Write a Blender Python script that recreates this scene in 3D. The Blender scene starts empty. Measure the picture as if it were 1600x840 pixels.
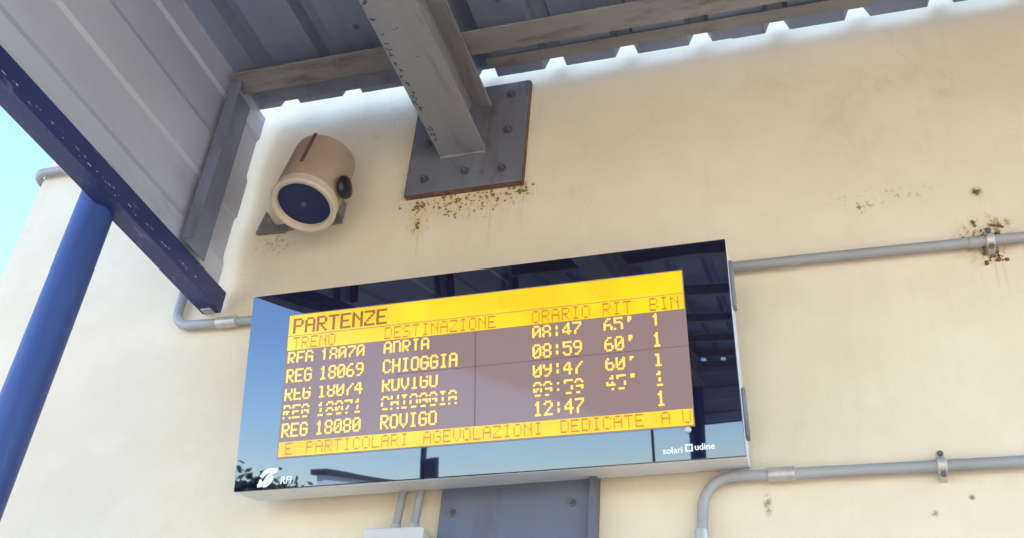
import bpy, math, random
from mathutils import Vector, Matrix

random.seed(7)
scene = bpy.context.scene
COL = scene.collection
PI = math.pi
R = math.radians

# ------------------------------------------------------------------ camera
cam_d = bpy.data.cameras.new('camera')
cam_d.sensor_width = 36.0
cam_d.lens = 36.0
cam_d.clip_start = 0.05
cam_d.clip_end = 3000.0
cam = bpy.data.objects.new('camera', cam_d)
COL.objects.link(cam)
# columns: camera right, camera up, camera back (x along the wall, y into it, z up)
cam.matrix_world = Matrix((
    (0.9558854, 0.1055491, 0.2739015, 0.0),
    (0.2843364, -0.5656827, -0.7739049, -2.25),
    (0.0732390, 0.8179283, -0.5707582, 1.6),
    (0, 0, 0, 1)))
scene.camera = cam

# ------------------------------------------------------------------ sky, sun, exposure
SUN_EL, SUN_AZ = 44.0, 62.0          # behind the building, to the right
world = bpy.data.worlds.new('World')
scene.world = world
world.use_nodes = True
wn, wl = world.node_tree.nodes, world.node_tree.links
sky = wn.new('ShaderNodeTexSky')
sky.sky_type = 'NISHITA'
sky.sun_disc = False
sky.sun_elevation = R(SUN_EL)
sky.sun_rotation = R(SUN_AZ)
sky.altitude = 1500
sky.air_density = 1.1
sky.dust_density = 0.1
sky.ozone_density = 2.5
wl.new(sky.outputs[0], wn['Background'].inputs[0])
wn['Background'].inputs[1].default_value = 0.14

sun_d = bpy.data.lights.new('sun', 'SUN')
sun_d.energy = 4.6
sun_d.angle = R(0.5)
sun_d.color = (1.0, 0.95, 0.87)
sun = bpy.data.objects.new('sun', sun_d)
COL.objects.link(sun)
sdir = Vector((math.sin(R(SUN_AZ)) * math.cos(R(SUN_EL)), math.cos(R(SUN_AZ)) * math.cos(R(SUN_EL)), math.sin(R(SUN_EL))))
sun.rotation_euler = sdir.to_track_quat('Z', 'Y').to_euler()
sun.location = (6, 8, 20)

vs = scene.view_settings
vs.view_transform = 'Standard'
vs.look = 'None'
vs.gamma = 1.0
vs.use_curve_mapping = False
vs.exposure = 2.33
scene.cycles.max_bounces = 7
scene.cycles.diffuse_bounces = 4
scene.cycles.sample_clamp_indirect = 8.0

# ------------------------------------------------------------------ materials
def new_mat(name):
    m = bpy.data.materials.new(name)
    m.use_nodes = True
    nt = m.node_tree
    return m, nt, nt.nodes['Principled BSDF']

def N(nt, t, **kw):
    n = nt.nodes.new(t)
    for k, v in kw.items():
        setattr(n, k, v)
    return n

def simple(name, col, rough=0.5, metal=0.0, var=0.12, scale=9.0, bump=0.0, bscale=120.0, spec=None, streak=None):
    """Principled with noise-varied colour, roughness and fine relief."""
    m, nt, p = new_mat(name)
    tc = N(nt, 'ShaderNodeTexCoord')
    mp = N(nt, 'ShaderNodeMapping')
    if streak:
        mp.inputs['Scale'].default_value = streak
    nt.links.new(tc.outputs['Object'], mp.inputs[0])
    nz = N(nt, 'ShaderNodeTexNoise')
    nz.inputs['Scale'].default_value = scale
    nz.inputs['Detail'].default_value = 6
    nz.inputs['Roughness'].default_value = 0.62
    nt.links.new(mp.outputs[0], nz.inputs['Vector'])
    cr = N(nt, 'ShaderNodeValToRGB')
    a, b = cr.color_ramp.elements
    a.position, b.position = 0.3, 0.7
    a.color = (col[0] * (1 - var), col[1] * (1 - var), col[2] * (1 - var), 1)
    b.color = (min(1, col[0] * (1 + var)), min(1, col[1] * (1 + var)), min(1, col[2] * (1 + var)), 1)
    nt.links.new(nz.outputs['Fac'], cr.inputs[0])
    nt.links.new(cr.outputs[0], p.inputs['Base Color'])
    mr = N(nt, 'ShaderNodeMapRange')
    mr.inputs['To Min'].default_value = max(0.02, rough - 0.1)
    mr.inputs['To Max'].default_value = min(1.0, rough + 0.1)
    nt.links.new(nz.outputs['Fac'], mr.inputs[0])
    nt.links.new(mr.outputs[0], p.inputs['Roughness'])
    p.inputs['Metallic'].default_value = metal
    if spec is not None:
        p.inputs['Specular IOR Level'].default_value = spec
    if bump:
        n2 = N(nt, 'ShaderNodeTexNoise')
        n2.inputs['Scale'].default_value = bscale
        n2.inputs['Detail'].default_value = 4
        nt.links.new(tc.outputs['Object'], n2.inputs['Vector'])
        bp = N(nt, 'ShaderNodeBump')
        bp.inputs['Strength'].default_value = bump
        bp.inputs['Distance'].default_value = 0.004
        nt.links.new(n2.outputs['Fac'], bp.inputs['Height'])
        nt.links.new(bp.outputs[0], p.inputs['Normal'])
    return m

def worn(name, base, patch, amount=0.55, scale=14.0, rough=0.5, metal=0.0, streak=(1, 1, 1), bump=0.25, soft=0.12):
    """Painted or galvanised steel with patches of a second colour (dirt, rust, bare metal)."""
    m, nt, p = new_mat(name)
    tc = N(nt, 'ShaderNodeTexCoord')
    mp = N(nt, 'ShaderNodeMapping')
    mp.inputs['Scale'].default_value = streak
    nt.links.new(tc.outputs['Object'], mp.inputs[0])
    n1 = N(nt, 'ShaderNodeTexNoise')
    n1.inputs['Scale'].default_value = scale
    n1.inputs['Detail'].default_value = 8
    n1.inputs['Roughness'].default_value = 0.68
    nt.links.new(mp.outputs[0], n1.inputs['Vector'])
    ramp = N(nt, 'ShaderNodeValToRGB')
    ramp.color_ramp.elements[0].position = amount
    ramp.color_ramp.elements[1].position = amount + soft
    nt.links.new(n1.outputs['Fac'], ramp.inputs[0])
    n2 = N(nt, 'ShaderNodeTexNoise')
    n2.inputs['Scale'].default_value = scale * 0.35
    n2.inputs['Detail'].default_value = 5
    nt.links.new(mp.outputs[0], n2.inputs['Vector'])
    c2 = N(nt, 'ShaderNodeValToRGB')
    c2.color_ramp.elements[0].position = 0.3
    c2.color_ramp.elements[1].position = 0.72
    c2.color_ramp.elements[0].color = tuple(x * 0.82 for x in base) + (1,)
    c2.color_ramp.elements[1].color = tuple(min(1, x * 1.15) for x in base) + (1,)
    nt.links.new(n2.outputs['Fac'], c2.inputs[0])
    mx = N(nt, 'ShaderNodeMix', data_type='RGBA')
    nt.links.new(ramp.outputs[0], mx.inputs[0])
    nt.links.new(c2.outputs[0], mx.inputs[6])
    mx.inputs[7].default_value = tuple(patch) + (1,)
    nt.links.new(mx.outputs[2], p.inputs['Base Color'])
    p.inputs['Roughness'].default_value = rough
    p.inputs['Metallic'].default_value = metal
    bp = N(nt, 'ShaderNodeBump')
    bp.inputs['Strength'].default_value = bump
    bp.inputs['Distance'].default_value = 0.003
    nt.links.new(n1.outputs['Fac'], bp.inputs['Height'])
    nt.links.new(bp.outputs[0], p.inputs['Normal'])
    return m

def emissive(name, col, strength, base=(0.02, 0.015, 0.01), var=0.0, scale=60.0):
    m, nt, p = new_mat(name)
    p.inputs['Base Color'].default_value = tuple(base) + (1,)
    p.inputs['Roughness'].default_value = 0.25
    p.inputs['Emission Strength'].default_value = strength
    p.inputs['Emission Color'].default_value = tuple(col) + (1,)
    if var:
        tc = N(nt, 'ShaderNodeTexCoord')
        nz = N(nt, 'ShaderNodeTexNoise')
        nz.inputs['Scale'].default_value = scale
        nz.inputs['Detail'].default_value = 3
        nt.links.new(tc.outputs['Object'], nz.inputs['Vector'])
        mr = N(nt, 'ShaderNodeMapRange')
        mr.inputs['From Min'].default_value = 0.3
        mr.inputs['From Max'].default_value = 0.7
        mr.inputs['To Min'].default_value = strength * (1 - var)
        mr.inputs['To Max'].default_value = strength * (1 + var)
        nt.links.new(nz.outputs['Fac'], mr.inputs[0])
        nt.links.new(mr.outputs[0], p.inputs['Emission Strength'])
    return m

def plaster_material():
    m, nt, p = new_mat('beige_plaster')
    L = nt.links.new
    tc = N(nt, 'ShaderNodeTexCoord')
    sep = N(nt, 'ShaderNodeSeparateXYZ')
    L(tc.outputs['Object'], sep.inputs[0])
    def noise(scale, detail=5, rough=0.6, sc=(1, 1, 1), off=(0, 0, 0)):
        mp = N(nt, 'ShaderNodeMapping')
        mp.inputs['Scale'].default_value = sc
        mp.inputs['Location'].default_value = off
        L(tc.outputs['Object'], mp.inputs[0])
        n = N(nt, 'ShaderNodeTexNoise')
        n.inputs['Scale'].default_value = scale
        n.inputs['Detail'].default_value = detail
        n.inputs['Roughness'].default_value = rough
        L(mp.outputs[0], n.inputs['Vector'])
        return n.outputs['Fac']
    def ramp(src, a, b):
        r = N(nt, 'ShaderNodeMapRange')
        r.interpolation_type = 'SMOOTHSTEP'
        r.inputs['From Min'].default_value = a
        r.inputs['From Max'].default_value = b
        L(src, r.inputs[0])
        return r.outputs[0]
    def math_(op, a, b=None):
        n = N(nt, 'ShaderNodeMath', operation=op)
        for i, v in enumerate((a, b)):
            if v is None:
                continue
            if isinstance(v, (int, float)):
                n.inputs[i].default_value = v
            else:
                L(v, n.inputs[i])
        return n.outputs[0]
    def blob(cx, cz, rx, rz):
        dx = math_('DIVIDE', math_('SUBTRACT', sep.outputs[0], cx), rx)
        dz = math_('DIVIDE', math_('SUBTRACT', sep.outputs[2], cz), rz)
        d = math_('SQRT', math_('ADD', math_('MULTIPLY', dx, dx), math_('MULTIPLY', dz, dz)))
        return ramp(d, 1.0, 0.15)
    def mix(fac, a, b):
        x = N(nt, 'ShaderNodeMix', data_type='RGBA')
        if isinstance(fac, (int, float)):
            x.inputs[0].default_value = fac
        else:
            L(fac, x.inputs[0])
        for i, v in ((6, a), (7, b)):
            if isinstance(v, tuple):
                x.inputs[i].default_value = v + (1,)
            else:
                L(v, x.inputs[i])
        return x.outputs[2]
    big = ramp(noise(1.1, 4), 0.3, 0.7)
    mid = ramp(noise(7.0, 6, 0.65), 0.32, 0.7)
    col = mix(big, (0.675, 0.585, 0.445), (0.74, 0.655, 0.515))
    col = mix(math_('MULTIPLY', mid, 0.45), col, (0.645, 0.555, 0.415))
    # faint vertical rain runs
    runs = math_('MULTIPLY', ramp(noise(5.0, 4, 0.6, (3.0, 1, 0.18)), 0.55, 0.8), 0.22)
    col = mix(runs, col, (0.55, 0.46, 0.335))
    fine = noise(55.0, 4, 0.72)
    # grain of the render, trowelled patches and hairline cracks
    col = mix(math_('MULTIPLY', ramp(noise(230.0, 3, 0.7), 0.45, 0.75), 0.16), col, (0.46, 0.38, 0.27))
    col = mix(math_('MULTIPLY', ramp(noise(2.6, 3, 0.5, (1, 1, 1.6), (5, 0, 2)), 0.52, 0.58), 0.10), col, (0.80, 0.73, 0.60))
    vo = N(nt, 'ShaderNodeTexVoronoi', feature='DISTANCE_TO_EDGE')
    vo.inputs['Scale'].default_value = 1.35
    wv = N(nt, 'ShaderNodeVectorMath', operation='ADD')
    nv = N(nt, 'ShaderNodeTexNoise')
    nv.inputs['Scale'].default_value = 4.0
    nv.inputs['Detail'].default_value = 3
    L(tc.outputs['Object'], nv.inputs['Vector'])
    sc_ = N(nt, 'ShaderNodeVectorMath', operation='SCALE')
    sc_.inputs['Scale'].default_value = 0.55
    L(nv.outputs['Color'], sc_.inputs[0])
    L(tc.outputs['Object'], wv.inputs[0]); L(sc_.outputs[0], wv.inputs[1])
    L(wv.outputs[0], vo.inputs['Vector'])
    crack = math_('MULTIPLY', ramp(vo.outputs['Distance'], 0.0032, 0.0006), ramp(noise(1.7, 3, 0.5, (1, 1, 1), (9, 0, 4)), 0.50, 0.62))
    col = mix(math_('MULTIPLY', crack, 0.16), col, (0.26, 0.20, 0.13))
    # grey scuffed stains in spots of their own
    for cx, cz, rx, rz, th, amt in ((0.21, 3.36, 0.19, 0.06, 0.55, 0.50), (0.157, 3.335, 0.035, 0.03, 0.50, 0.85),
                                    (-0.137, 2.525, 0.014, 0.035, 0.42, 0.75), (-1.60, 3.46, 0.10, 0.07, 0.52, 0.60),
                                    (-0.665, 3.89, 0.03, 0.04, 0.56, 0.55), (-0.355, 3.613, 0.05, 0.05, 0.60, 0.4),
                                    (-0.55, 3.40, 0.2, 0.12, 0.58, 0.15), (0.60, 3.42, 0.06, 0.04, 0.52, 0.7),
                                    (0.289, 2.523, 0.009, 0.009, 0.30, 0.9), (0.21, 2.49, 0.012, 0.010, 0.45, 0.7)):
        k = math_('MULTIPLY', math_('MULTIPLY', blob(cx, cz, rx, rz), ramp(fine, th, th + 0.1)), amt)
        col = mix(k, col, (0.17, 0.13, 0.085))
    # broad soft smudges of grime high on the right
    smd = noise(9.0, 5, 0.7, (1, 1, 0.8), (2, 0, 7))
    for cx, cz, rx, rz, amt in ((0.30, 3.74, 0.22, 0.15, 0.34), (0.22, 3.62, 0.30, 0.25, 0.22), (-0.1, 3.85, 0.3, 0.1, 0.18), (-0.62, 3.75, 0.12, 0.25, 0.15), (0.1, 2.75, 0.4, 0.2, 0.10)):
        k = math_('MULTIPLY', math_('MULTIPLY', blob(cx, cz, rx, rz), ramp(smd, 0.44, 0.72)), amt)
        col = mix(k, col, (0.30, 0.26, 0.20))
    # damp brown and algae under the beam plate and round the conduit clip
    spk = noise(70.0, 4, 0.7, (1, 1, 0.7), (3, 1, 2))
    drip = ramp(noise(22.0, 3, 0.6, (2.4, 1, 0.12)), 0.52, 0.72)
    for cx, cz, rx, rz, th in ((-0.97, 3.525, 0.27, 0.10, 0.56), (-1.11, 3.47, 0.05, 0.09, 0.57), (-0.79, 3.55, 0.06, 0.06, 0.52),
                               (0.43, 3.19, 0.09, 0.10, 0.53), (0.437, 3.34, 0.02, 0.02, 0.42), (0.47, 3.235, 0.04, 0.02, 0.45)):
        b_ = blob(cx, cz, rx, rz)
        k = math_('MULTIPLY', b_, ramp(spk, th, th + 0.09))
        col = mix(math_('MULTIPLY', b_, 0.42), col, (0.60, 0.45, 0.20))
        col = mix(math_('MULTIPLY', math_('MULTIPLY', blob(cx, cz - rz * 0.8, rx, rz * 1.6), drip), 0.4), col, (0.42, 0.30, 0.14))
        col = mix(k, col, (0.16, 0.11, 0.035))
    L(col, p.inputs['Base Color'])
    p.inputs['Roughness'].default_value = 0.88
    p.inputs['Specular IOR Level'].default_value = 0.25
    h = math_('ADD', math_('MULTIPLY', noise(160.0, 4, 0.6), 0.5), math_('MULTIPLY', noise(14.0, 5, 0.6), 0.9))
    bp = N(nt, 'ShaderNodeBump')
    bp.inputs['Strength'].default_value = 0.38
    bp.inputs['Distance'].default_value = 0.006
    L(h, bp.inputs['Height'])
    L(bp.outputs[0], p.inputs['Normal'])
    return m

M = {}
M['plaster'] = plaster_material()
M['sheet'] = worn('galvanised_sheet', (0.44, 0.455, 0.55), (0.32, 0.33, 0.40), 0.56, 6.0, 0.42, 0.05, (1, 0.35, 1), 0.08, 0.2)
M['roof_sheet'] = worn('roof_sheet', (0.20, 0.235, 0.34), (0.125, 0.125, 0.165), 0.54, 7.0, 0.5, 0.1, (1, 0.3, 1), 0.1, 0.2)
M['roof_top'] = simple('roof_top_bounce', (0.72, 0.72, 0.71), 0.6, 0, 0.08, 2.0)  # unseen upper faces, made pale to bounce sunlight onto the wall
M['steel'] = worn('weathered_steel', (0.25, 0.245, 0.265), (0.145, 0.10, 0.105), 0.50, 6.0, 0.55, 0.2, (3, 0.45, 3), 0.2, 0.22)
M['purlin'] = worn('stained_purlin', (0.235, 0.22, 0.225), (0.125, 0.10, 0.098), 0.50, 8.0, 0.6, 0.15, (0.8, 2.5, 2.5), 0.25, 0.2)
M['plate'] = worn('grey_plate', (0.205, 0.21, 0.25), (0.135, 0.115, 0.125), 0.50, 9.0, 0.5, 0.4, (1.5, 1, 0.7), 0.25, 0.2)
M['frame'] = worn('blue_grey_frame', (0.18, 0.195, 0.275), (0.115, 0.105, 0.13), 0.52, 9.0, 0.55, 0.2, (2, 2, 0.6), 0.12, 0.25)
M['slate'] = worn('slate_plate', (0.12, 0.13, 0.175), (0.085, 0.08, 0.10), 0.52, 7.0, 0.5, 0.2, (1.5, 1, 0.5), 0.15, 0.25)
M['rust'] = worn('rusty_rim', (0.12, 0.065, 0.045), (0.19, 0.115, 0.08), 0.5, 40.0, 0.85)
M['bolt'] = worn('bolt_steel', (0.15, 0.15, 0.165), (0.16, 0.11, 0.085), 0.55, 60.0, 0.5, 0.6)
M['blue'] = worn('blue_paint', (0.026, 0.056, 0.215), (0.062, 0.095, 0.225), 0.55, 16.0, 0.48, 0.0, (2.5, 2.5, 0.35), 0.15, 0.25)
M['blue_rail'] = worn('blue_worn_rail', (0.024, 0.035, 0.125), (0.09, 0.11, 0.19), 0.60, 34.0, 0.42, 0.1, (1, 0.35, 1), 0.3, 0.05)
M['chip'] = simple('bare_zinc', (0.55, 0.58, 0.64), 0.4, 0.3)
M['ink'] = simple('stencil_ink', (0.035, 0.035, 0.045), 0.7)
M['conduit'] = worn('grey_conduit', (0.30, 0.30, 0.31), (0.22, 0.20, 0.185), 0.56, 16.0, 0.42, 0.0, (0.5, 2, 1), 0.1, 0.2)
M['coupling'] = simple('conduit_coupling', (0.46, 0.45, 0.43), 0.35, 0.35, 0.15, 40.0)
M['clip'] = worn('conduit_clip', (0.52, 0.50, 0.45), (0.25, 0.15, 0.09), 0.56, 50.0, 0.45, 0.4)
M['housing'] = simple('silver_housing', (0.66, 0.66, 0.655), 0.45, 0.0, 0.05, 6.0)
M['dark'] = simple('black_plastic', (0.012, 0.012, 0.015), 0.35)
M['jbox'] = simple('junction_box_plastic', (0.50, 0.49, 0.465), 0.5, 0, 0.06, 9)
M['speaker'] = simple('loudspeaker_paint', (0.34, 0.245, 0.19), 0.6, 0, 0.12, 10, 0.12)
M['ring'] = simple('loudspeaker_rim', (0.54, 0.445, 0.345), 0.55, 0, 0.05, 14)
M['slot'] = simple('loudspeaker_slot', (0.11, 0.055, 0.055), 0.7)
M['grille'] = simple('navy_grille', (0.012, 0.016, 0.075), 0.45, 0.2, 0.2, 60)
M['grille_cone'] = simple('grille_centre', (0.10, 0.11, 0.18), 0.35, 0.3)
M['bracket'] = worn('bracket_grey', (0.17, 0.16, 0.15), (0.30, 0.27, 0.24), 0.55, 40.0, 0.8)
M['moss'] = simple('moss', (0.24, 0.175, 0.055), 0.95, 0, 0.5, 90)
M['moss_dry'] = simple('dry_moss', (0.17, 0.10, 0.045), 0.95, 0, 0.5, 90)
M['white_print'] = simple('white_print', (0.80, 0.82, 0.84), 0.45, 0, 0.02)
M['platform'] = simple('platform_paving', (0.40, 0.35, 0.28), 0.85, 0, 0.18, 1.5, 0.2, 30)
M['terrain'] = simple('dry_ground', (0.30, 0.26, 0.17), 0.95, 0, 0.3, 0.3, 0.3, 4)
M['panel_white'] = simple('panel_wall', (0.90, 0.85, 0.84), 0.7, 0, 0.05, 0.8)
M['roof_dark'] = simple('dark_roof_edge', (0.04, 0.035, 0.04), 0.6)
M['post'] = simple('post_paint', (0.025, 0.03, 0.05), 0.5)
M['leaf'] = simple('dark_leaf', (0.045, 0.065, 0.03), 0.75, 0, 0.5, 3)
M['bark'] = simple('bark', (0.09, 0.07, 0.05), 0.9, 0, 0.3, 10, 0.4)

def glass_material():
    m, nt, p = new_mat('dark_tinted_glass')
    p.inputs['Base Color'].default_value = (0.006, 0.004, 0.014, 1)
    p.inputs['Roughness'].default_value = 0.015
    p.inputs['IOR'].default_value = 2.05
    p.inputs['Specular Tint'].default_value = (0.58, 0.74, 1.0, 1)
    tc = N(nt, 'ShaderNodeTexCoord')
    nz = N(nt, 'ShaderNodeTexNoise')
    nz.inputs['Scale'].default_value = 2.6
    nz.inputs['Detail'].default_value = 1
    nt.links.new(tc.outputs['Object'], nz.inputs['Vector'])
    bp = N(nt, 'ShaderNodeBump')
    bp.inputs['Strength'].default_value = 0.25
    bp.inputs['Distance'].default_value = 0.006
    nt.links.new(nz.outputs['Fac'], bp.inputs['Height'])
    nt.links.new(bp.outputs[0], p.inputs['Normal'])
    return m
M['glass'] = glass_material()

def screen_material():
    m, nt, p = new_mat('led_matrix_unlit')
    tc = N(nt, 'ShaderNodeTexCoord')
    nz = N(nt, 'ShaderNodeTexNoise')
    nz.inputs['Scale'].default_value = 3.0
    nt.links.new(tc.outputs['Object'], nz.inputs['Vector'])
    cr = N(nt, 'ShaderNodeValToRGB')
    cr.color_ramp.elements[0].color = (0.26, 0.18, 0.18, 1)
    cr.color_ramp.elements[1].color = (0.29, 0.20, 0.195, 1)
    nt.links.new(nz.outputs['Fac'], cr.inputs[0])
    nt.links.new(cr.outputs[0], p.inputs['Base Color'])
    p.inputs['Roughness'].default_value = 0.06
    p.inputs['IOR'].default_value = 1.36
    p.inputs['Specular Tint'].default_value = (0.5, 0.66, 1.0, 1)
    return m
M['screen'] = screen_material()
M['led_yellow'] = emissive('led_yellow', (1.0, 0.69, 0.001), 0.19, (0.12, 0.07, 0.005), 0.16, 9)
M['led_text'] = emissive('led_amber_text', (1.0, 0.66, 0.12), 0.22, (0.2, 0.12, 0.02))
M['led_header_text'] = emissive('led_dim_header_text', (0.75, 0.24, 0.005), 0.085, (0.05, 0.025, 0.01))
M['led_thin_text'] = emissive('led_dim_thin_text', (0.90, 0.33, 0.005), 0.11, (0.08, 0.04, 0.01))
M['led_ghost'] = emissive('led_dim_ghost', (1.0, 0.55, 0.005), 0.175, (0.15, 0.08, 0.01))

# ------------------------------------------------------------------ mesh helpers
class MB:
    def __init__(self):
        self.v, self.f = [], []
    def add(self, vs, fs):
        o = len(self.v)
        self.v += [tuple(p) for p in vs]
        self.f += [tuple(i + o for i in q) for q in fs]
        return self
    def box(self, x0, x1, y0, y1, z0, z1):
        return self.add([(x0, y0, z0), (x1, y0, z0), (x1, y1, z0), (x0, y1, z0), (x0, y0, z1), (x1, y0, z1), (x1, y1, z1), (x0, y1, z1)],
                        [(3, 2, 1, 0), (4, 5, 6, 7), (0, 1, 5, 4), (1, 2, 6, 5), (2, 3, 7, 6), (3, 0, 4, 7)])
    def prism(self, poly, fn, d0, d1):
        """poly: 2-D outline, fn(a, b, d) -> 3-D point."""
        n = len(poly)
        vs = [fn(a, b, d0) for a, b in poly] + [fn(a, b, d1) for a, b in poly]
        fs = [tuple(range(n))[::-1], tuple(range(n, 2 * n))] + [(i, (i + 1) % n, n + (i + 1) % n, n + i) for i in range(n)]
        return self.add(vs, fs)
    def lathe(self, prof, c, d, n=32, close=True):
        """prof: (radius, distance along d)."""
        d = Vector(d).normalized()
        a = d.orthogonal().normalized()
        b = d.cross(a)
        c = Vector(c)
        vs, fs = [], []
        for r, t in prof:
            for k in range(n):
                g = 2 * PI * k / n
                vs.append(c + d * t + (a * math.cos(g) + b * math.sin(g)) * r)
        for i in range(len(prof) - 1):
            for k in range(n):
                k2 = (k + 1) % n
                fs.append((i * n + k, i * n + k2, (i + 1) * n + k2, (i + 1) * n + k))
        if close:
            fs.append(tuple(range(n))[::-1])
            fs.append(tuple((len(prof) - 1) * n + k for k in range(n)))
        return self.add(vs, fs)
    def tube(self, pts, r, n=16, bend=0.0):
        P = [Vector(p) for p in pts]
        if bend:
            Q = [P[0]]
            for i in range(1, len(P) - 1):
                u = (P[i - 1] - P[i]); w = (P[i + 1] - P[i])
                t = min(bend, u.length * 0.49, w.length * 0.49)
                A, B = P[i] + u.normalized() * t, P[i] + w.normalized() * t
                for k in range(9):
                    s = k / 8
                    # circular-ish arc: conic blend
                    wgt = 0.7071
                    b0, b1, b2 = (1 - s) ** 2, 2 * s * (1 - s) * wgt, s * s
                    Q.append((A * b0 + P[i] * b1 + B * b2) / (b0 + b1 + b2))
            Q.append(P[-1])
            P = Q
        vs, fs = [], []
        ref = None
        for i, p in enumerate(P):
            if i == 0: d = P[1] - P[0]
            elif i == len(P) - 1: d = P[-1] - P[-2]
            else: d = (P[i + 1] - P[i]).normalized() + (P[i] - P[i - 1]).normalized()
            d.normalize()
            if ref is None:
                ref = d.orthogonal().normalized()
            ref = (ref - d * ref.dot(d)).normalized()
            b = d.cross(ref)
            for k in range(n):
                g = 2 * PI * k / n
                vs.append(p + (ref * math.cos(g) + b * math.sin(g)) * r)
        for i in range(len(P) - 1):
            for k in range(n):
                k2 = (k + 1) % n
                fs.append((i * n + k, i * n + k2, (i + 1) * n + k2, (i + 1) * n + k))
        fs.append(tuple(range(n))[::-1])
        fs.append(tuple((len(P) - 1) * n + k for k in range(n)))
        return self.add(vs, fs)
    def build(self, name, mat, parent=None, smooth=False, bevel=0.0, origin=None, auto=None):
        me = bpy.data.meshes.new(name)
        off = Vector((0, 0, 0))
        if origin is not None:
            off = Vector(origin)
        base = parent_world(parent) if parent is not None else Vector((0, 0, 0))
        me.from_pydata([Vector(p) - off if origin is not None else Vector(p) - base for p in self.v], [], self.f)
        me.update()
        me.materials.append(M[mat] if isinstance(mat, str) else mat)
        ob = bpy.data.objects.new(name, me)
        COL.objects.link(ob)
        if parent is not None:
            ob.parent = parent
            if origin is not None:
                ob.location = off - base
        elif origin is not None:
            ob.location = off
        if smooth:
            me.polygons.foreach_set('use_smooth', [True] * len(me.polygons))
            me.set_sharp_from_angle(angle=R(auto or 35))
        if bevel:
            bv = ob.modifiers.new('bevel', 'BEVEL')
            bv.width = bevel
            bv.segments = 2
            bv.limit_method = 'ANGLE'
            bv.angle_limit = R(40)
        return ob

def parent_world(o):
    p = Vector((0, 0, 0))
    while o is not None:
        p += o.location
        o = o.parent
    return p

def tag(o, label=None, cat=None, group=None, kind=None):
    if label: o['label'] = label
    if cat: o['category'] = cat
    if group: o['group'] = group
    if kind: o['kind'] = kind
    return o

def thing(name, loc, label, cat, group=None):
    o = bpy.data.objects.new(name, None)
    o.empty_display_size = 0.1
    COL.objects.link(o)
    o.location = loc
    return tag(o, label, cat, group)

def copy_part(src, parent, loc):
    c = src.copy()
    COL.objects.link(c)
    c.parent = parent
    c.location = loc
    return c

def offset_profile(prof, t):
    """Closed outline of an open polyline thickened by t."""
    out = []
    for i, (a, b) in enumerate(prof):
        if i == 0: d = (prof[1][0] - a, prof[1][1] - b)
        elif i == len(prof) - 1: d = (a - prof[-2][0], b - prof[-2][1])
        else: d = (prof[i + 1][0] - prof[i - 1][0], prof[i + 1][1] - prof[i - 1][1])
        l = math.hypot(*d) or 1
        out.append((a - d[1] / l * t, b + d[0] / l * t))
    return out

def sheet(mb, prof, fn, d0, d1, t=0.0016):
    """Folded metal sheet: profile swept from d0 to d1 with real thickness."""
    up = offset_profile(prof, t)
    n = len(prof)
    vs = [fn(a, b, d) for d in (d0, d1) for a, b in prof] + [fn(a, b, d) for d in (d0, d1) for a, b in up]
    fs = []
    for i in range(n - 1):
        o = 2 * n
        fs.append((i, i + 1, n + i + 1, n + i))
        fs.append((o + i, o + n + i, o + n + i + 1, o + i + 1))
        fs.append((i, o + i, o + i + 1, i + 1))
        fs.append((n + i, n + i + 1, o + n + i + 1, o + n + i))
    fs.append((0, n, 3 * n, 2 * n))
    fs.append((n - 1, 3 * n - 1, 4 * n - 1, 2 * n - 1))
    return mb.add(vs, fs)

# ------------------------------------------------------------------ ground
g = MB().box(-1500, 1500, -1500, 1500, -1.2, -0.75).build('terrain', 'terrain')
tag(g, kind='structure')
g = MB().box(-60, 60, -11.8, 30, -0.745, 0.0).build('platform', 'platform')
tag(g, kind='structure')
g = MB().box(-60, 60, -30, -16.5, -0.745, -0.05).build('far_platform', 'platform')
tag(g, kind='structure')

# ------------------------------------------------------------------ station building
bld = thing('station_building', (-2.665, 0.0, 0.0), 'beige plastered station building wall carrying the departure board and pipes', 'building')
W0 = -2.665
mb = MB()
# front wall with a slightly uneven left corner, then the other faces
nz_ = 90
for i in range(nz_ + 1):
    z = 4.5 * i / nz_
    dx = random.uniform(-0.004, 0.004)
    mb.v += [(W0 + 0.012 + dx, 0.0, z), (W0 + dx, 0.012 + random.uniform(0, .003), z), (14.0, 0.0, z), (14.0, 9.0, z), (W0, 9.0, z)]
for i in range(nz_):
    a, b = 5 * i, 5 * (i + 1)
    mb.f += [(a, a + 2, b + 2, b), (a + 1, a, b, b + 1), (a + 2, a + 3, b + 3, b + 2), (a + 3, a + 4, b + 4, b + 3), (a + 4, a + 1, b + 1, b + 4)]
t_ = 5 * nz_
mb.f += [(t_, t_ + 2, t_ + 3, t_ + 4, t_ + 1)]
mb.build('wall', 'plaster', bld, origin=(0, 0, 0))
MB().box(W0 - 0.05, 14.25, -0.05, 9.25, 4.502, 4.58).build('roof', 'platform', bld, bevel=0.01)

# ------------------------------------------------------------------ canopy
CX, ZB, ZR = -1.73, 3.215, 3.985           # side cladding plane, its bottom, roof underside
YF = -10.3                                 # front edge
XR = 1.84                                 # right end
can = thing('platform_canopy', (-1.81, -0.52, 0.0), 'grey corrugated steel platform canopy on blue column, bolted to beige wall', 'canopy')

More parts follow.
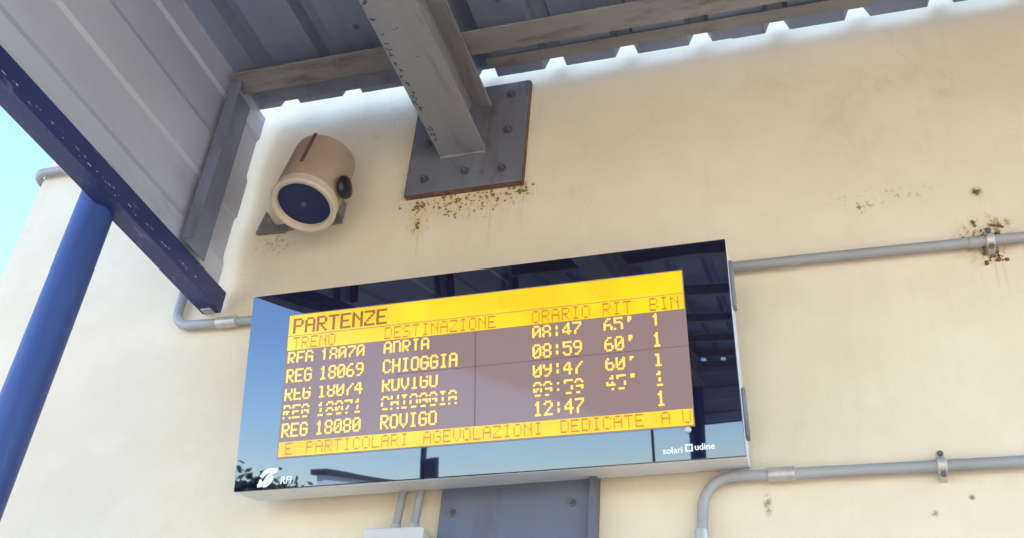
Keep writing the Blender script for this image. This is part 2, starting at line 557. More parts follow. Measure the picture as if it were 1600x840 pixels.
# roof sheets: narrow trapezoid ribs pointing up, one every 0.2295 m
PIT = 0.2295
def roof_sheet(x_first, nribs, y0, y1, dz):
    mb = MB()
    prof = [(-PIT / 2 - (0.02 if dz else 0.045), 0.0)]
    for k in range(nribs):
        x = k * PIT
        prof += [(x - 0.036, 0.0), (x - 0.021, 0.043), (x + 0.021, 0.043), (x + 0.036, 0.0)]
    prof.append(((nribs - 0.5) * PIT, 0.0))
    sheet(mb, prof, lambda a, b, d: (x_first + a, d, ZR + dz + b), y0, y1)
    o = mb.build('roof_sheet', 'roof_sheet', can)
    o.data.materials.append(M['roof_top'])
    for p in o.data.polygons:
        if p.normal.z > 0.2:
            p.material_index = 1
    return o
ribs0 = -0.005 - 7 * PIT
for i, (k0, nr, y0, dz) in enumerate(((0, 3, -0.086, 0.0), (3, 4, -0.044, 0.016), (7, 4, -0.038, 0.019), (11, 3, -0.028, 0.016), (14, 2, -0.034, 0.019))):
    roof_sheet(ribs0 + k0 * PIT, nr, y0, -4.9, dz)
    roof_sheet(ribs0 + k0 * PIT, nr, -4.85, YF, dz + 0.006)

for k in range(2, 17, 2):
    for y_ in (-0.272, -1.55, -2.85):
        x_ = ribs0 + (k - 0.42) * PIT
        MB().lathe([(0.0085, 0.0), (0.0085, 0.004), (0.0045, 0.006), (0.004, 0.013)], (x_, y_ - 0.09, ZR - 0.0005), (0, 0, -1), 10).build('roof_screw', 'bolt', can)
# side cladding: broad trapezoids, horizontal, sheets lapped along the canopy
def side_sheet(y0, y1, dx):
    mb = MB()
    dep = 0.009
    # (z, outward depth); transitions at 3.374, 3.547, 3.708, 3.88
    prof = [(ZB + 0.012, 0.0), (3.366, 0.0), (3.392, dep), (3.540, dep), (3.552, 0.0), (3.700, 0.0), (3.726, dep), (3.874, dep), (3.886, 0.0), (3.983, 0.0)]
    sheet(mb, prof, lambda a, b, d: (CX - dx - b, d, a), y0, y1)
    return mb.build('cladding_sheet', 'sheet', can)
side_sheet(-0.045, -3.2, 0.0)
side_sheet(-3.15, -6.4, 0.003)
side_sheet(-6.35, YF, 0.0)
# front cladding
def front_sheet(x0, x1, dy):
    mb = MB()
    dep = 0.030
    prof = [(ZB + 0.012, 0.0), (3.366, 0.0), (3.392, dep), (3.540, dep), (3.552, 0.0), (3.700, 0.0), (3.726, dep), (3.874, dep), (3.886, 0.0), (3.983, 0.0)]
    sheet(mb, prof, lambda a, b, d: (d, YF - 0.004 - dy - b, a), x0, x1)
    return mb.build('cladding_sheet', 'sheet', can)
front_sheet(CX - 0.03, 0.4, 0.0)
front_sheet(0.36, XR, 0.003)

# lower edge rail: angle with worn paint, and the small pale end pad
mb = MB()
mb.box(CX - 0.050, CX + 0.006, YF, -0.012, ZB - 0.006, ZB + 0.000)
mb.box(CX + 0.0065, CX + 0.0125, YF, -0.012, ZB - 0.006, ZB + 0.066)
rail = mb.build('edge_rail', 'blue_rail', can)
MB().box(CX - 0.038, CX - 0.004, -0.046, -0.014, ZB - 0.012, ZB - 0.0065).build('end_pad', 'coupling', rail, bevel=0.002)
mb = MB()
rc = random.Random(4)
y = -0.12
while y > -2.2:
    l_ = rc.choice((0.004, 0.006, 0.010, 0.018))
    z_ = ZB + 0.012 + rc.gauss(0, 0.004)
    if rc.random() < 0.9:
        h_ = rc.uniform(0.0010, 0.0036)
        mb.add([(CX + 0.0129, y, z_), (CX + 0.0129, y - l_, z_ + rc.uniform(-.001, .001)), (CX + 0.0129, y - l_ * .8, z_ + h_), (CX + 0.0129, y - l_ * .2, z_ + h_)], [(0, 1, 2, 3)])
    y -= l_ + rc.choice((0.003, 0.004, 0.008, 0.02, 0.04))
tag(mb.build('chipped_paint', 'chip', rail), kind='stuff')
mb = MB()
mb.box(CX - 0.05, XR, YF - 0.045, YF - 0.038, ZB - 0.006, ZB + 0.066)
mb.build('edge_rail', 'blue_rail', can)

# purlins: channels under the roof sheets, across the beams
def purlin(y0, y1, z0, mat='purlin'):
    mb = MB()
    mb.box(CX + 0.03, XR, y0, y1, z0, z0 + 0.006)
    mb.box(CX + 0.03, XR, y1 - 0.006, y1, z0 + 0.0062, ZR - 0.002)
    return mb.build('purlin', mat, can, bevel=0.0015)
purlin(-0.318, -0.226, 3.915)
for y in (-1.55, -2.85, -4.15, -5.45, -6.75, -8.05, -9.2, -10.1):
    purlin(y - 0.05, y + 0.05, 3.915)
# uprights carrying the side cladding
for y in (-0.232, -1.5, -2.8, -4.1, -5.4, -6.7, -7.9, -9.0, -10.1):
    mb = MB()
    mb.box(CX + 0.022, CX + 0.028, y - 0.058, y + 0.062, ZB + 0.07, 3.91)
    mb.box(CX + 0.0285, CX + 0.062, y - 0.058, y - 0.052, ZB + 0.07, 3.91)
    mb.build('upright', 'frame', can, bevel=0.0015)
# stained flashing strip under the sheet ends by the wall
mb = MB()
mb.box(-0.90, 0.27, -0.134, -0.090, ZR + 0.0085, ZR + 0.011)
fl = mb.build('flashing_strip', 'purlin', can)
MB().box(CX + 0.03, -1.06, -0.19, -0.112, ZR - 0.0065, ZR - 0.004).build('flashing_strip', 'frame', can)

# rolled steel beam with its wall plate
def i_beam(xc, y0, y1, z0, b=0.15, h=0.205, tf=0.012, tw=0.008, name='beam'):
    r = 0.014
    pts = [(-b/2, 0), (b/2, 0), (b/2, tf), (tw/2 + r, tf), (tw/2 + r*.3, tf + r*.3), (tw/2, tf + r), (tw/2, h - tf - r), (tw/2 + r*.3, h - tf - r*.3), (tw/2 + r, h - tf), (b/2, h - tf), (b/2, h), (-b/2, h),
           (-b/2, h - tf), (-tw/2 - r, h - tf), (-tw/2 - r*.3, h - tf - r*.3), (-tw/2, h - tf - r), (-tw/2, tf + r), (-tw/2 - r*.3, tf + r*.3), (-tw/2 - r, tf), (-b/2, tf)]
    return MB().prism(pts, lambda a, c, d: (xc + a, d, z0 + c), y0, y1).build(name, 'steel', can, bevel=0.0012)
BX = -0.982
beam = i_beam(BX, -0.0255, YF + 0.1, 3.70)
MB().box(-1.160, -0.785, -0.0245, -0.003, 3.566, 3.985).build('wall_plate', 'plate', beam, bevel=0.002)
for q_ in ((-1.1625, -0.7825, -0.0205, -0.0015, 3.5630, 3.5655), (-0.7848, -0.7815, -0.0205, -0.0015, 3.566, 3.985), (-1.1635, -1.1602, -0.0205, -0.0015, 3.566, 3.985)):
    MB().box(*q_).build('rusty_rim', 'rust', beam)
# weld bead at the flange end and a small stiffener
MB().tube([(BX - 0.074, -0.027, 3.698), (BX - 0.02, -0.028, 3.697), (BX + 0.074, -0.027, 3.698)], 0.005, 8).build('weld_bead', 'steel', beam)
MB().box(BX + 0.005, BX + 0.072, -0.034, -0.0255, 3.713, 3.892).build('stiffener', 'plate', beam, bevel=0.0015)
def bolt(x, z, y, parent, s=1.0):
    mb = MB()
    mb.lathe([(0.021 * s, 0), (0.021 * s, 0.0035)], (x, y, z), (0, -1, 0), 20)
    hexa = [(0.0145 * s * math.cos(PI / 3 * k + x * 9), 0.0145 * s * math.sin(PI / 3 * k + x * 9)) for k in range(6)]
    mb.prism(hexa, lambda a, b, d: (x + a, y - 0.0036 - d, z + b), 0, 0.011 * s)
    mb.lathe([(0.008 * s, 0), (0.008 * s, 0.022 * s), (0.006 * s, 0.024 * s)], (x, y - 0.0038, z), (0, -1, 0), 12)
    return mb.build('bolt', 'bolt', parent, bevel=0.0006)
for x, z in ((-0.841, 3.777), (-1.107, 3.764), (-1.100, 3.617), (-0.969, 3.629), (-0.849, 3.621), (-0.842, 3.93), (-1.108, 3.93)):
    bolt(x, z, -0.0246, beam, 0.68)
# mill stencilling on the underside of the flange
mb = MB()
rr = random.Random(3)
def ink(x, y, w, l, a):
    ca, sa = math.cos(a), math.sin(a)
    z = 3.6988
    mb.add([(x + ca * u - sa * v, y + sa * u + ca * v, z) for u, v in ((-w, -l), (w, -l), (w, l), (-w, l))] , [(0, 3, 2, 1)])
y = -0.10
while y > -2.6:
    if rr.random() < 0.82:
        for q in range(rr.choice((1, 2, 2, 3))):
            ink(BX - 0.062 + rr.uniform(-.006, .008), y - rr.uniform(0, .012), 0.0016, rr.uniform(.004, .008), rr.choice((0, PI / 2, .6, -.6)))
    y -= rr.uniform(0.02, 0.034)
for q in range(16):
    ink(BX + rr.uniform(-.03, .01), -0.35 - rr.uniform(0, 1.2), 0.0018, rr.uniform(.002, .006), rr.uniform(0, 3))
st = mb.build('stencil_marks', 'ink', beam)
tag(st, kind='stuff')
b2 = i_beam(1.60, -0.0255, YF + 0.1, 3.70)
MB().box(1.412, 1.787, -0.0245, -0.003, 3.566, 3.985).build('wall_plate', 'plate', b2, bevel=0.002)

# columns
def column(x, y, r, top, label=None):
    mb = MB().lathe([(r, 0.012), (r, top)], (x, y, 0), (0, 0, 1), 40)
    c = mb.build('column', 'blue', can, smooth=True)
    MB().box(x - 0.14, x + 0.14, y - 0.14, y + 0.14, 0.002, 0.012).build('base_plate', 'plate', c, bevel=0.002)
    if label: c['label'] = label
    return c
column(-1.810, -0.525, 0.050, 3.35, 'blue painted round column beside the wall')
column(-1.06, -10.15, 0.10, 3.699)
column(1.60, -10.15, 0.10, 3.699)
MB().tube([(-1.58, -10.37, 0.0), (-1.58, -10.37, 3.28), (-1.58, -10.33, 3.4)], 0.016, 12).build('drain_tube', 'post', can, smooth=True)

# ------------------------------------------------------------------ conduits
def clip_on(x, z, parent, vertical=False):
    mb = MB()
    mb.lathe([(0.0155, -0.010), (0.0175, -0.008), (0.0175, 0.008), (0.0155, 0.010)], (x, -0.024, z), (1, 0, 0), 24)
    mb.box(x - 0.008, x + 0.008, -0.030, -0.001, z + 0.0165, z + 0.030)
    mb.box(x - 0.008, x + 0.008, -0.030, -0.001, z - 0.030, z - 0.0165)
    o = mb.build('clip', 'clip', parent, smooth=True)
    for s in (-1, 1):
        MB().lathe([(0.0065, 0), (0.0065, 0.005), (0.004, 0.008)], (x, -0.0305, z + s * 0.024), (0, -1, 0), 12).build('screw', 'bolt', o)
    return o
CY = -0.024
c1 = thing('upper_conduit', (0.4, CY, 3.168), 'straight grey conduit running right from behind departure board, mossy at its clip', 'conduit')
MB().tube([(-0.42, CY, 3.170), (0.43, CY, 3.167), (1.4, CY, 3.170), (4.0, CY, 3.166)], 0.0132, 20).build('pipe', 'conduit', c1, smooth=True)
clip_on(0.437, 3.167, c1); clip_on(1.9, 3.170, c1); clip_on(3.4, 3.167, c1)
MB().lathe([(0.0134, -0.03), (0.0152, -0.028), (0.0152, 0.0), (0.0134, 0.002)], (0.418, CY, 3.167), (1, 0, 0), 20).build('socket_end', 'conduit', c1, smooth=True)

c2 = thing('lower_conduit', (-0.275, CY, 1.0), 'grey conduit bending downwards with metal coupling below departure board', 'conduit')
MB().tube([(4.0, CY, 2.588), (0.9, CY, 2.590), (-0.115, CY, 2.587)], 0.0132, 20).build('pipe', 'conduit', c2, smooth=True)
MB().tube([(-0.085, CY, 2.587), (-0.276, CY, 2.587), (-0.284, CY, 2.44)], 0.0128, 20, bend=0.105).build('elbow', 'conduit', c2, smooth=True)
MB().tube([(-0.284, CY, 2.445), (-0.284, CY, 1.05)], 0.0132, 20).build('pipe', 'conduit', c2, smooth=True)
MB().lathe([(0.0136, -0.034), (0.0168, -0.032), (0.0168, 0.027), (0.0136, 0.029)], (-0.098, CY, 2.587), (1, 0, 0), 24).build('coupling', 'coupling', c2, smooth=True)
MB().lathe([(0.0136, -0.03), (0.0165, -0.028), (0.0165, 0.026), (0.0136, 0.028)], (-0.284, CY, 2.435), (0, 0, 1), 24).build('coupling', 'coupling', c2, smooth=True)
clip_on(0.238, 2.589, c2); clip_on(1.7, 2.589, c2)

c3 = thing('corner_conduit', (-1.86, CY, 3.17), 'grey conduit leaving departure board leftwards, climbing behind canopy and round the corner', 'conduit')
MB().tube([(-1.66, CY, 3.162), (-1.862, CY, 3.166), (-1.862, CY, 3.916), (-2.690, CY, 3.912), (-2.690, 0.9, 3.912)], 0.0150, 20, bend=0.055).build('pipe', 'conduit', c3, smooth=True)
MB().tube([(-1.35, CY, 3.158), (-1.65, CY, 3.162)], 0.0135, 20).build('pipe', 'conduit', c3, smooth=True)
MB().lathe([(0.0152, -0.045), (0.0178, -0.043), (0.0178, 0.022), (0.0142, 0.024)], (-1.665, CY, 3.162), (1, 0, 0), 24).build('coupling', 'coupling', c3, smooth=True)
MB().lathe([(0.0152, -0.03), (0.0182, -0.028), (0.0182, 0.028), (0.0152, 0.03)], (-2.52, CY, 3.9128), (1, 0, 0), 24).build('coupling', 'coupling', c3, smooth=True)
clip_on(-2.2, 3.9145, c3)

# ------------------------------------------------------------------ loudspeaker
sp = thing('loudspeaker', (-1.392, -0.20, 3.42), 'beige cylinder loudspeaker with navy grille, aimed down beside canopy beam', 'loudspeaker')
SC = Vector((-1.392, -0.200, 3.421))
SD = Vector((math.cos(1.329) * math.sin(-0.038), -math.cos(1.329) * math.cos(-0.038), -math.sin(1.329)))
SR, SL = 0.099, 0.234
body = MB().lathe([(0.02, -SL - 0.004), (SR * 0.90, -SL - 0.003), (SR * 0.965, -SL + 0.003), (SR * 0.975, -SL + 0.012), (SR * 0.985, -0.032), (SR * 0.95, -0.030)], SC, SD, 64).build('housing', 'speaker', sp, smooth=True)
MB().lathe([(SR * 0.986, -0.033), (SR * 0.99, -0.014), (SR * 1.0, -0.012), (SR * 1.01, -0.004), (SR * 0.99, 0.001), (SR * 0.93, 0.002), (SR * 0.825, -0.003), (SR * 0.80, -0.022)], SC, SD, 64, close=False).build('front_rim', 'ring', sp, smooth=True)
gm = MB().lathe([(SR * 0.82, -0.016), (SR * 0.6, -0.0145), (SR * 0.3, -0.0135), (SR * 0.02, -0.013)], SC, SD, 48)
gr = gm.build('grille', 'grille', sp, smooth=True)
MB().lathe([(0.009, -0.0135), (0.008, -0.009), (0.002, -0.007)], SC, SD, 20).build('grille_centre', 'grille_cone', gr, smooth=True)
# slot along the back of the housing
ax = SD
side = (Vector((0, -1, 0)) - ax * Vector((0, -1, 0)).dot(ax)).normalized()
lat = ax.cross(side).normalized()
ang = R(-4)
if lat.x < 0:
    lat = -lat
rad = (side * math.cos(ang) - lat * math.sin(ang)).normalized()
tan_ = rad.cross(ax).normalized()
def strap(mb, center, a, b, c, ha, hb, hc):
    vs = [center + a * sa * ha + b * sb * hb + c * sc * hc for sc in (-1, 1) for sb in (-1, 1) for sa in (-1, 1)]
    return mb.add(vs, [(0, 2, 3, 1), (4, 5, 7, 6), (0, 1, 5, 4), (2, 6, 7, 3), (0, 4, 6, 2), (1, 3, 7, 5)])
strap(MB(), SC - ax * (SL * 0.70) + rad * (SR * 0.98), ax, tan_, rad, SL * 0.31, 0.0055, 0.0022).build('slot', 'slot', body)
# pivot knob, bracket arm and wall foot
kn = SC - ax * 0.070 + lat * (SR * 0.985) - Vector((0, 0.0, 0))
MB().lathe([(0.014, 0.0), (0.014, 0.006), (0.033, 0.009), (0.036, 0.016), (0.033, 0.027), (0.018, 0.031)], kn, lat, 28).build('knob', 'dark', sp, smooth=True)
mb = MB()
mb.box(SC.x - 0.025, SC.x + 0.025, SC.y + 0.105, -0.003, SC.z + 0.10, SC.z + 0.16)
mb.build('bracket', 'bracket', sp, bevel=0.001)
MB().box(-1.60, SC.x + 0.024, -0.012, -0.004, 3.502, 3.526).build('wall_strap', 'bracket', sp, bevel=0.001)
MB().box(SC.x - 0.02, SC.x + 0.02, -0.0115, -0.0045, 3.5265, SC.z + 0.0995).build('wall_strap', 'bracket', sp, bevel=0.001)
MB().prism([(-1.668, 3.498), (-1.560, 3.494), (-1.612, 3.535), (-1.648, 3.585)], lambda a, b, d: (a, d, b), -0.016, -0.002).build('wall_foot', 'bracket', sp, bevel=0.002)

# ------------------------------------------------------------------ departure board
yaw, tilt, roll = 0.0214, 0.2059, 0.0251
BW, BH, BD = 1.2589, 0.5273, 0.125
n0 = Vector((math.sin(yaw), -math.cos(yaw), 0))
r0 = Vector((math.cos(yaw), math.sin(yaw), 0))
u0 = Vector((0, 0, 1)) * math.cos(tilt) + n0 * math.sin(tilt)
br = r0 * math.cos(roll) + u0 * math.sin(roll)
bu = u0 * math.cos(roll) - r0 * math.sin(roll)
bn = br.cross(bu)                                     # out of the front
bc = Vector((-0.8000, -0.2, 2.8257))
bb = thing('departure_board', bc - bu * BH / 2, 'tilted train departure board with yellow text behind dark glass, fixed to beige wall', 'departure board')
def B(u, v, w):                                       # board coordinates: right, up, out of the glass
    return bc + br * u + bu * v + bn * w
def bbox(mb, u0_, u1_, v0_, v1_, w0_, w1_):
    vs = [B(u, v, w) for w in (w0_, w1_) for v in (v0_, v1_) for u in (u0_, u1_)]
    return mb.add(vs, [(0, 2, 3, 1), (4, 5, 7, 6), (0, 1, 5, 4), (2, 6, 7, 3), (0, 4, 6, 2), (1, 3, 7, 5)])
bbox(MB(), -BW / 2, BW / 2, -BH / 2, BH / 2, -BD, -0.008).build('housing', 'housing', bb, bevel=0.004)
bbox(MB(), -BW / 2 + 0.001, BW / 2 - 0.001, -BH / 2 + 0.001, BH / 2 - 0.001, -0.0078, 0.0).build('glass_front', 'glass', bb, bevel=0.0015)
LX0, LX1, LY0, LY1 = -0.5125, 0.5195, -0.1847, 0.1940
scr = bbox(MB(), LX0 - 0.003, LX1 + 0.003, LY0 - 0.003, LY1 + 0.003, 0.0003, 0.0012).build('screen', 'screen', bb)
LW, LH = LX1 - LX0, LY1 - LY0
def S(s, t, w=0.0022):
    return B(LX0 + LW * s, LY1 - LH * t, w)
def srect(mb, s0, s1, t0, t1, w):
    return mb.add([S(s0, t1, w), S(s1, t1, w), S(s1, t0, w), S(s0, t0, w)], [(0, 1, 2, 3)])
# lit bands
def band(t0, t1):
    mb = MB()
    vs = [S(s, t, w) for w in (0.0013, 0.0022) for t in (t1, t0) for s in (0.0, 1.0)]
    mb.add(vs, [(0, 2, 3, 1), (4, 5, 7, 6), (0, 1, 5, 4), (2, 6, 7, 3), (0, 4, 6, 2), (1, 3, 7, 5)])
    return mb.build('lit_band', 'led_yellow', scr)
band(0.0, 0.150); band(0.156, 0.257); band(0.899, 0.998)
# module joints of the matrix
for q_ in ((0.4985, 0.5000, 0.26, 0.895, 0.0016), (0.30, 1.0, 0.500, 0.5035, 0.00165)):
    srect(MB(), *q_).build('module_joint', 'slot', scr)

FONT = {
 'A': '01110100011000111111100011000110001', 'B': '11110100011000111110100011000111110', 'C': '01110100011000010000100001000101110',
 'D': '11110100011000110001100011000111110', 'E': '11111100001000011110100001000011111', 'G': '01110100011000010111100011000101110',
 'H': '10001100011000111111100011000110001', 'I': '01110001000010000100001000010001110', 'L': '10000100001000010000100001000011111',
 'N': '10001110011010110011100011000110001', 'O': '01110100011000110001100011000101110', 'P': '11110100011000111110100001000010000',
 'R': '11110100011000111110101001001010001', 'S': '01111100001000001110000010000111110', 'T': '11111001000010000100001000010000100',
 'U': '10001100011000110001100011000101110', 'V': '10001100011000110001100010101000100', 'Z': '11111000010001000100010001000011111',
 '0': '01110100011001110101110011000101110', '1': '00100011000010000100001000010001110', '2': '01110100010000100010001000100011111',
 '4': '00010001100101010010111110001000010', '5': '11111100001111000001000011000101110', '6': '00110010001000011110100011000101110',
 '7': '11111000010001000100010000100001000', '8': '01110100011000101110100011000101110', '9': '01110100011000101111000010001001100',
 ':': '00000001000010000000001000010000000', "'": '00110001100010000000000000000000000', ' ': '0' * 35}
def led_text(mb, txt, s, t, cw, ch, rows=range(7), fill=(0.92, 0.86), w=0.0026, skew=0.0):
    """Dot-matrix text; s, t is the top left corner, cw the character pitch, ch the height; rows lists the rows scanned while the picture was taken."""
    dx, dy = cw / 6.0, ch / 7.0
    for i, chh in enumerate(txt):
        bits = FONT[chh]
        for r_ in rows:
            c_ = 0
            while c_ < 5:
                if bits[r_ * 5 + c_] == '1':
                    e = c_
                    while e < 4 and bits[r_ * 5 + e + 1] == '1':
                        e += 1
                    x0 = s + i * cw + c_ * dx
                    x1 = s + i * cw + (e + fill[0]) * dx
                    y0 = t + r_ * dy
                    srect(mb, x0, x1, y0, y0 + dy * fill[1], w)
                    c_ = e + 1
                else:
                    c_ += 1
CWD, CHT = 0.0243, 0.098
def line(name, mat, items, t, ch=CHT, cw=CWD, rows=range(7), fill=(1.42, 1.0)):
    for s, txt in items:
        mb = MB()
        led_text(mb, txt, s, t, cw, ch, rows, fill)
        mb.build(name, mat, scr)
hd = MB()
led_text(hd, 'PARTENZE', 0.012, 0.026, 0.0325, 0.112, range(7), (1.35, 1.0))
hd.build('heading_text', 'led_header_text', scr)
line('column_title', 'led_thin_text', ((0.015, 'TRENO'), (0.264, 'DESTINAZIONE'), (0.640, 'ORARIO'), (0.811, 'RIT'), (0.921, 'BIN')), 0.164, 0.088, CWD, range(7), (0.62, 0.9))
rowsets = [(0, 1, 2, 3, 4, 5), range(7), (1, 2, 3, 4, 5, 6), (0, 1, 3, 4, 6), range(7)]
trains = [('REG', '18070', 'ADRIA', '08:47', "65'", '1'), ('REG', '18069', 'CHIOGGIA', '08:59', "60'", '1'), ('REG', '18074', 'ROVIGO', '09:47', "60'", '1'),
          ('REG', '18071', 'CHIOGGIA', '09:59', "45'", '1'), ('REG', '18080', 'ROVIGO', '12:47', '', '1')]
for i, tr in enumerate(trains):
    items = [(s_, w_) for s_, w_ in zip((0.004, 0.094, 0.263, 0.640, 0.811, 0.922), tr) if w_]
    line('train_text', 'led_text', items, 0.268 + i * 0.1262, 0.096, CWD, rowsets[i])
line('message_text', 'led_thin_text', ((0.018, 'E'), (0.074, 'PARTICOLARI'), (0.374, 'AGEVOLAZIONI'), (0.703, 'DEDICATE'), (0.931, 'A'), (0.977, 'U')), 0.906, 0.082, CWD, range(7), (0.62, 0.9))
mb = MB()
rr = random.Random(11)
for cs in (0.585, 0.815):
    for k in range(70):
        srect(mb, *(lambda a, b: (cs + a, cs + a + 0.003, b, b + 0.009))(rr.uniform(-.03, .03), rr.uniform(.03, .12)), 0.0026)
gs = mb.build('dim_dots', 'led_ghost', scr)
tag(gs, kind='stuff')

# printed marks on the glass
def print_poly(mb, pts, w=0.0006):
    n = len(pts)
    return mb.add([B(a, b, w) for a, b in pts], [tuple(range(n))])
def stroke(mb, path, wid, w=0.0006):
    P = [Vector(p) for p in path]
    L_, R_ = [], []
    for i, p in enumerate(P):
        d = (P[min(i + 1, len(P) - 1)] - P[max(i - 1, 0)]).normalized()
        q = Vector((-d.y, d.x)) * (wid[i] if isinstance(wid, (list, tuple)) else wid) / 2
        L_.append(p + q); R_.append(p - q)
    for i in range(len(P) - 1):
        mb.add([B(x.x, x.y, w) for x in (L_[i], R_[i], R_[i + 1], L_[i + 1])], [(0, 1, 2, 3)])
LXc, LYc = -0.536, -0.2335
mb = MB()
q = lambda a, b: (LXc + a * 0.001 + b * 0.00034, LYc + b * 0.001)
# slanted emblem: upper hooked bar and lower hooked bar locked together
stroke(mb, [q(-20, 2), q(-15, 12), q(-6, 18), q(6, 18), q(20, 18)], [0.009, 0.011, 0.012, 0.011, 0.009])
stroke(mb, [q(20, 13), q(8, 11), q(1, 6), q(-1, -2), q(-3, -10), q(-11, -17), q(-21, -19)], [0.002, 0.006, 0.009, 0.010, 0.010, 0.010, 0.008])
stroke(mb, [q(12, 4), q(12, -4), q(9, -12), q(3, -19), q(-4, -22)], [0.008, 0.010, 0.010, 0.008, 0.004])
stroke(mb, [q(-18, -3), q(-17, -9), q(-17, -14)], [0.006, 0.009, 0.008])
mb.build('emblem', 'white_print', bb)
def text_part(name, txt, u, v, size, mat='white_print', align='LEFT', shear=0.0, w=0.0007, bold=0.0):
    cu = bpy.data.curves.new(name, 'FONT')
    cu.body = txt
    cu.size = size
    cu.align_x = align
    cu.shear = shear
    cu.offset = bold
    to = bpy.data.objects.new(name, cu)
    COL.objects.link(to)
    bpy.context.view_layer.update()
    me0 = to.evaluated_get(bpy.context.evaluated_depsgraph_get()).to_mesh()
    vs = [tuple(p.co) for p in me0.vertices]
    fs = [tuple(p.vertices) for p in me0.polygons]
    to.to_mesh_clear()
    bpy.data.objects.remove(to)
    bpy.data.curves.remove(cu)
    mb = MB()
    mb.add([B(u + a, v + b, w) for a, b, c in vs], fs)
    return mb.build(name, mat, bb)
text_part('printed_letters', 'RFI', -0.502, -0.2505, 0.024, shear=0.15, bold=0.0006)
text_part('printed_letters', 'solari', 0.446, -0.2455, 0.0205, bold=0.0004)
text_part('printed_letters', 'udine', 0.517, -0.2415, 0.0205, bold=0.0004)
mb = MB()
for a in ((-.0085, .0085, .005, .0085), (-.0085, .0085, -.0085, -.005), (-.0085, -.005, -.005, .005), (.005, .0085, -.005, .005)):
    mb.add([B(0.5050 + x, -0.2355 + y, 0.0007) for x, y in ((a[0], a[2]), (a[1], a[2]), (a[1], a[3]), (a[0], a[3]))], [(0, 1, 2, 3)])
mb.build('square_mark', 'white_print', bb)
MB().lathe([(0.0075, 0.0), (0.0075, 0.003), (0.0055, 0.0045)], B(0.506, -0.1945, 0.0002), bn, 20).build('lock', 'coupling', bb, smooth=True)
# side latches and wall arms
for v0, v1 in ((0.10, 0.215), (-0.215, -0.10)):
    bbox(MB(), BW / 2 + 0.0005, BW / 2 + 0.009, v0, v1, -0.062, -0.022).build('latch', 'plate', bb, bevel=0.002)
for u in (-0.35, 0.35):
    p = B(u, 0, 0)
    mb = MB()
    zt, zb_ = B(u, 0.18, 0).z, B(u, -0.18, 0).z
    yt, yb = B(u, 0.18, -BD).y - 0.002, B(u, -0.18, -BD).y - 0.002
    mb.prism([(yb + 0.004, zb_), (yt + 0.004, zt), (-0.002, zt), (-0.002, zb_)], lambda a, b, d: (p.x + d, a, b), -0.02, 0.02)
    mb.build('wall_arm', 'plate', bb)

# ------------------------------------------------------------------ steel box and junction box below the board
pl = thing('steel_mounting_box', (-0.72, 0.0, 2.05), 'blue grey steel mounting box on wall directly under departure board', 'steel box')
MB().box(-0.917, -0.540, -0.030, -0.002, 2.05, 2.62).build('back_plate', 'slate', pl, bevel=0.002)
MB().box(-0.5395, -0.523, -0.052, -0.002, 2.05, 2.62).build('side_flange', 'slate', pl, bevel=0.002)
for x, z in ((-0.885, 2.527), (-0.585, 2.540), (-0.885, 2.12), (-0.585, 2.12), (-0.70, 2.44)):
    bolt(x, z, -0.0302, pl, 0.5)
jb = thing('junction_box', (-1.01, 0.0, 2.26), 'small pale grey junction box with two cable glands left of steel box', 'junction box')
MB().box(-1.084, -0.934, -0.072, -0.002, 2.262, 2.472).build('box', 'jbox', jb, bevel=0.006)
MB().box(-1.087, -0.931, -0.080, -0.0722, 2.259, 2.475).build('lid', 'jbox', jb, bevel=0.003)
for x in (-1.022, -0.974):
    MB().lathe([(0.019, 0), (0.019, 0.007), (0.015, 0.009), (0.015, 0.018), (0.0125, 0.024)], (x, -0.040, 2.4723), (0, 0, 1), 20).build('gland', 'coupling', jb, smooth=True)
    MB().tube([(x, -0.040, 2.496), (x + 0.004, -0.034, 2.6), (x + 0.004, -0.026, 2.72)], 0.0105, 14).build('pipe', 'conduit', jb, smooth=True)

# ------------------------------------------------------------------ moss
def moss(name, spots, label, mat, seed):
    rg = random.Random(seed)
    mb = MB()
    for cx, cz, sx, sz, n, smax in spots:
        for k in range(n):
            x, z = rg.gauss(cx, sx), rg.gauss(cz, sz)
            s = rg.uniform(0.0018, smax)
            c = Vector((x, -0.001, z))
            vs = []
            for j in range(6):
                g_ = j * PI / 3 + rg.uniform(-.3, .3)
                rad_ = s * rg.uniform(0.55, 1.3)
                vs.append(c + Vector((math.cos(g_) * rad_, -rg.uniform(0, .2) * s, math.sin(g_) * rad_)))
            for j in range(6):
                g_ = j * PI / 3 + 0.5
                vs.append(c + Vector((math.cos(g_) * s * 0.5, -s * rg.uniform(.5, 1.0), math.sin(g_) * s * 0.5)))
            fs = [(j, (j + 1) % 6, 6 + (j + 1) % 6, 6 + j) for j in range(6)] + [tuple(range(6, 12))]
            mb.add(vs, fs)
    o = mb.build(name, mat)
    return tag(o, label, 'moss', kind='stuff')
moss('moss', ((-1.0, 3.543, 0.09, 0.012, 60, 0.006), (-1.115, 3.53, 0.015, 0.012, 12, 0.006), (-0.80, 3.553, 0.02, 0.012, 18, 0.006), (-0.93, 3.515, 0.08, 0.018, 26, 0.005), (-1.108, 3.468, 0.004, 0.010, 8, 0.006), (-1.0, 3.485, 0.02, 0.008, 8, 0.0045)),
     'green brown moss specks on wall under the beam plate', 'moss', 5)
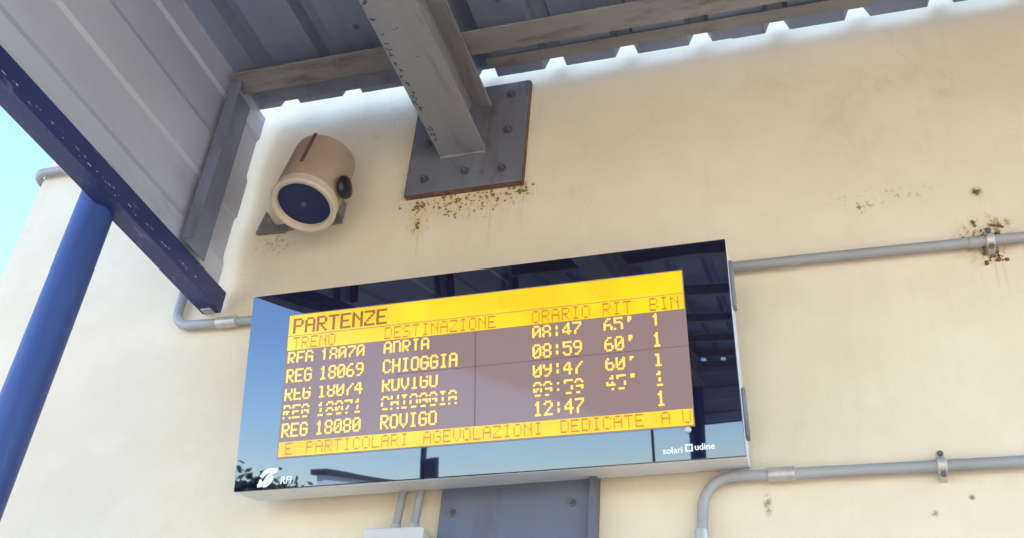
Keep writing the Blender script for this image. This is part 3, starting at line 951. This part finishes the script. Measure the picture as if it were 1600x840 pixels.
moss('moss', ((0.432, 3.196, 0.020, 0.009, 40, 0.008), (0.440, 3.135, 0.014, 0.012, 30, 0.007), (0.413, 3.238, 0.003, 0.004, 7, 0.006), (0.470, 3.222, 0.010, 0.003, 10, 0.006), (0.437, 3.335, 0.003, 0.003, 5, 0.006), (0.405, 3.19, 0.006, 0.006, 10, 0.007)),
     'brown moss growing around clip of the upper conduit', 'moss_dry', 9)

# ------------------------------------------------------------------ across the tracks (seen mirrored in the glass)
sh = thing('panelled_wall', (-15.0, -35.0, -0.05), 'long pale panelled wall with dark coping mirrored low in the board glass', 'wall')
A_, B_ = Vector((-14.1, -28.4)), Vector((-21.9, -59.5))
d_ = (B_ - A_).normalized(); nrm = Vector((-d_.y, d_.x))
if nrm.x < 0: nrm = -nrm
n_p = 8
for k in range(n_p):
    a = A_ + (B_ - A_) * (k / n_p) + d_ * 0.03
    b = A_ + (B_ - A_) * ((k + 1) / n_p) - d_ * 0.03
    poly = [(a.x, a.y), (b.x, b.y), (b.x - nrm.x * .2, b.y - nrm.y * .2), (a.x - nrm.x * .2, a.y - nrm.y * .2)]
    MB().prism(poly, lambda x, y, z: (x, y, z), -0.04, 3.33).build('panel', 'panel_white', sh)
poly = [A_ + nrm * 0.12 - d_ * .1, B_ + nrm * 0.12, B_ - nrm * 0.36, A_ - nrm * 0.36 - d_ * .1]
MB().prism([tuple(p) for p in poly], lambda x, y, z: (x, y, z), 3.335, 3.50).build('coping', 'roof_dark', sh)

lp = thing('signal_post', (-7.55, -19.0, -0.05), 'dark post with control box mirrored near the bottom of the board glass', 'post')
MB().lathe([(0.07, 0), (0.06, 6.5)], (-7.55, -19.0, -0.05), (0, 0, 1), 16).build('pole', 'post', lp, smooth=True)
MB().box(-7.50, -7.22, -19.1, -18.9, 2.2, 3.35).build('control_box', 'post', lp, bevel=0.02)

def tree(x, y, h, w, seed, label):
    rg = random.Random(seed)
    t = thing('tree', (x, y, -0.76), label, 'tree', None)
    mb = MB()
    mb.lathe([(0.22, 0), (0.16, h * 0.3), (0.07, h * 0.7)], (x, y, -0.76), (0, 0, 1), 10)
    for k in range(6):
        a = rg.uniform(0, 2 * PI); z0 = h * rg.uniform(.25, .5)
        mb.tube([(x, y, z0 - .76), (x + math.cos(a) * w * .3, y + math.sin(a) * w * .3, z0 + h * .15), (x + math.cos(a) * w * .45, y + math.sin(a) * w * .45, z0 + h * .3)], 0.05, 6)
    mb.build('trunk', 'bark', t)
    mb = MB()
    cl = []
    for k in range(26):
        while True:
            p = Vector((rg.uniform(-1, 1), rg.uniform(-1, 1), rg.uniform(-1, 1)))
            if p.length < 1: break
        cl.append((Vector((x + p.x * w * .5, y + p.y * w * .5, h * .58 + p.z * h * .36)), rg.uniform(.12, .24) * w))
    for c, rd in cl:
        for k in range(170):
            p = c + Vector((rg.gauss(0, .5), rg.gauss(0, .5), rg.gauss(0, .42))) * rd
            s = rg.uniform(.12, .26)
            a = Vector((rg.gauss(0, 1), rg.gauss(0, 1), rg.gauss(0, 1))).normalized()
            b = a.orthogonal().normalized(); a2 = a.cross(b)
            mb.add([p + b * s, p + a2 * s * .6, p - b * s, p - a2 * s * .6], [(0, 1, 2, 3)])
    mb.build('crown', 'leaf', t)
for i, (x, y, h, w, lab) in enumerate(((-19.2, -30.5, 2.9, 4.6, 'nearest dark tree mirrored at the bottom left corner of glass'), (-24.5, -43, 3.35, 5.5, 'middle dark tree mirrored between corner and pale wall'), (-23.8, -48.0, 3.1, 4.5, 'dark tree mirrored right beside the pale panelled wall'), (-29.0, -46, 3.5, 6.0, 'farthest dark tree mirrored at left edge of glass'))):
    tree(x, y, h, w, 20 + i, lab)
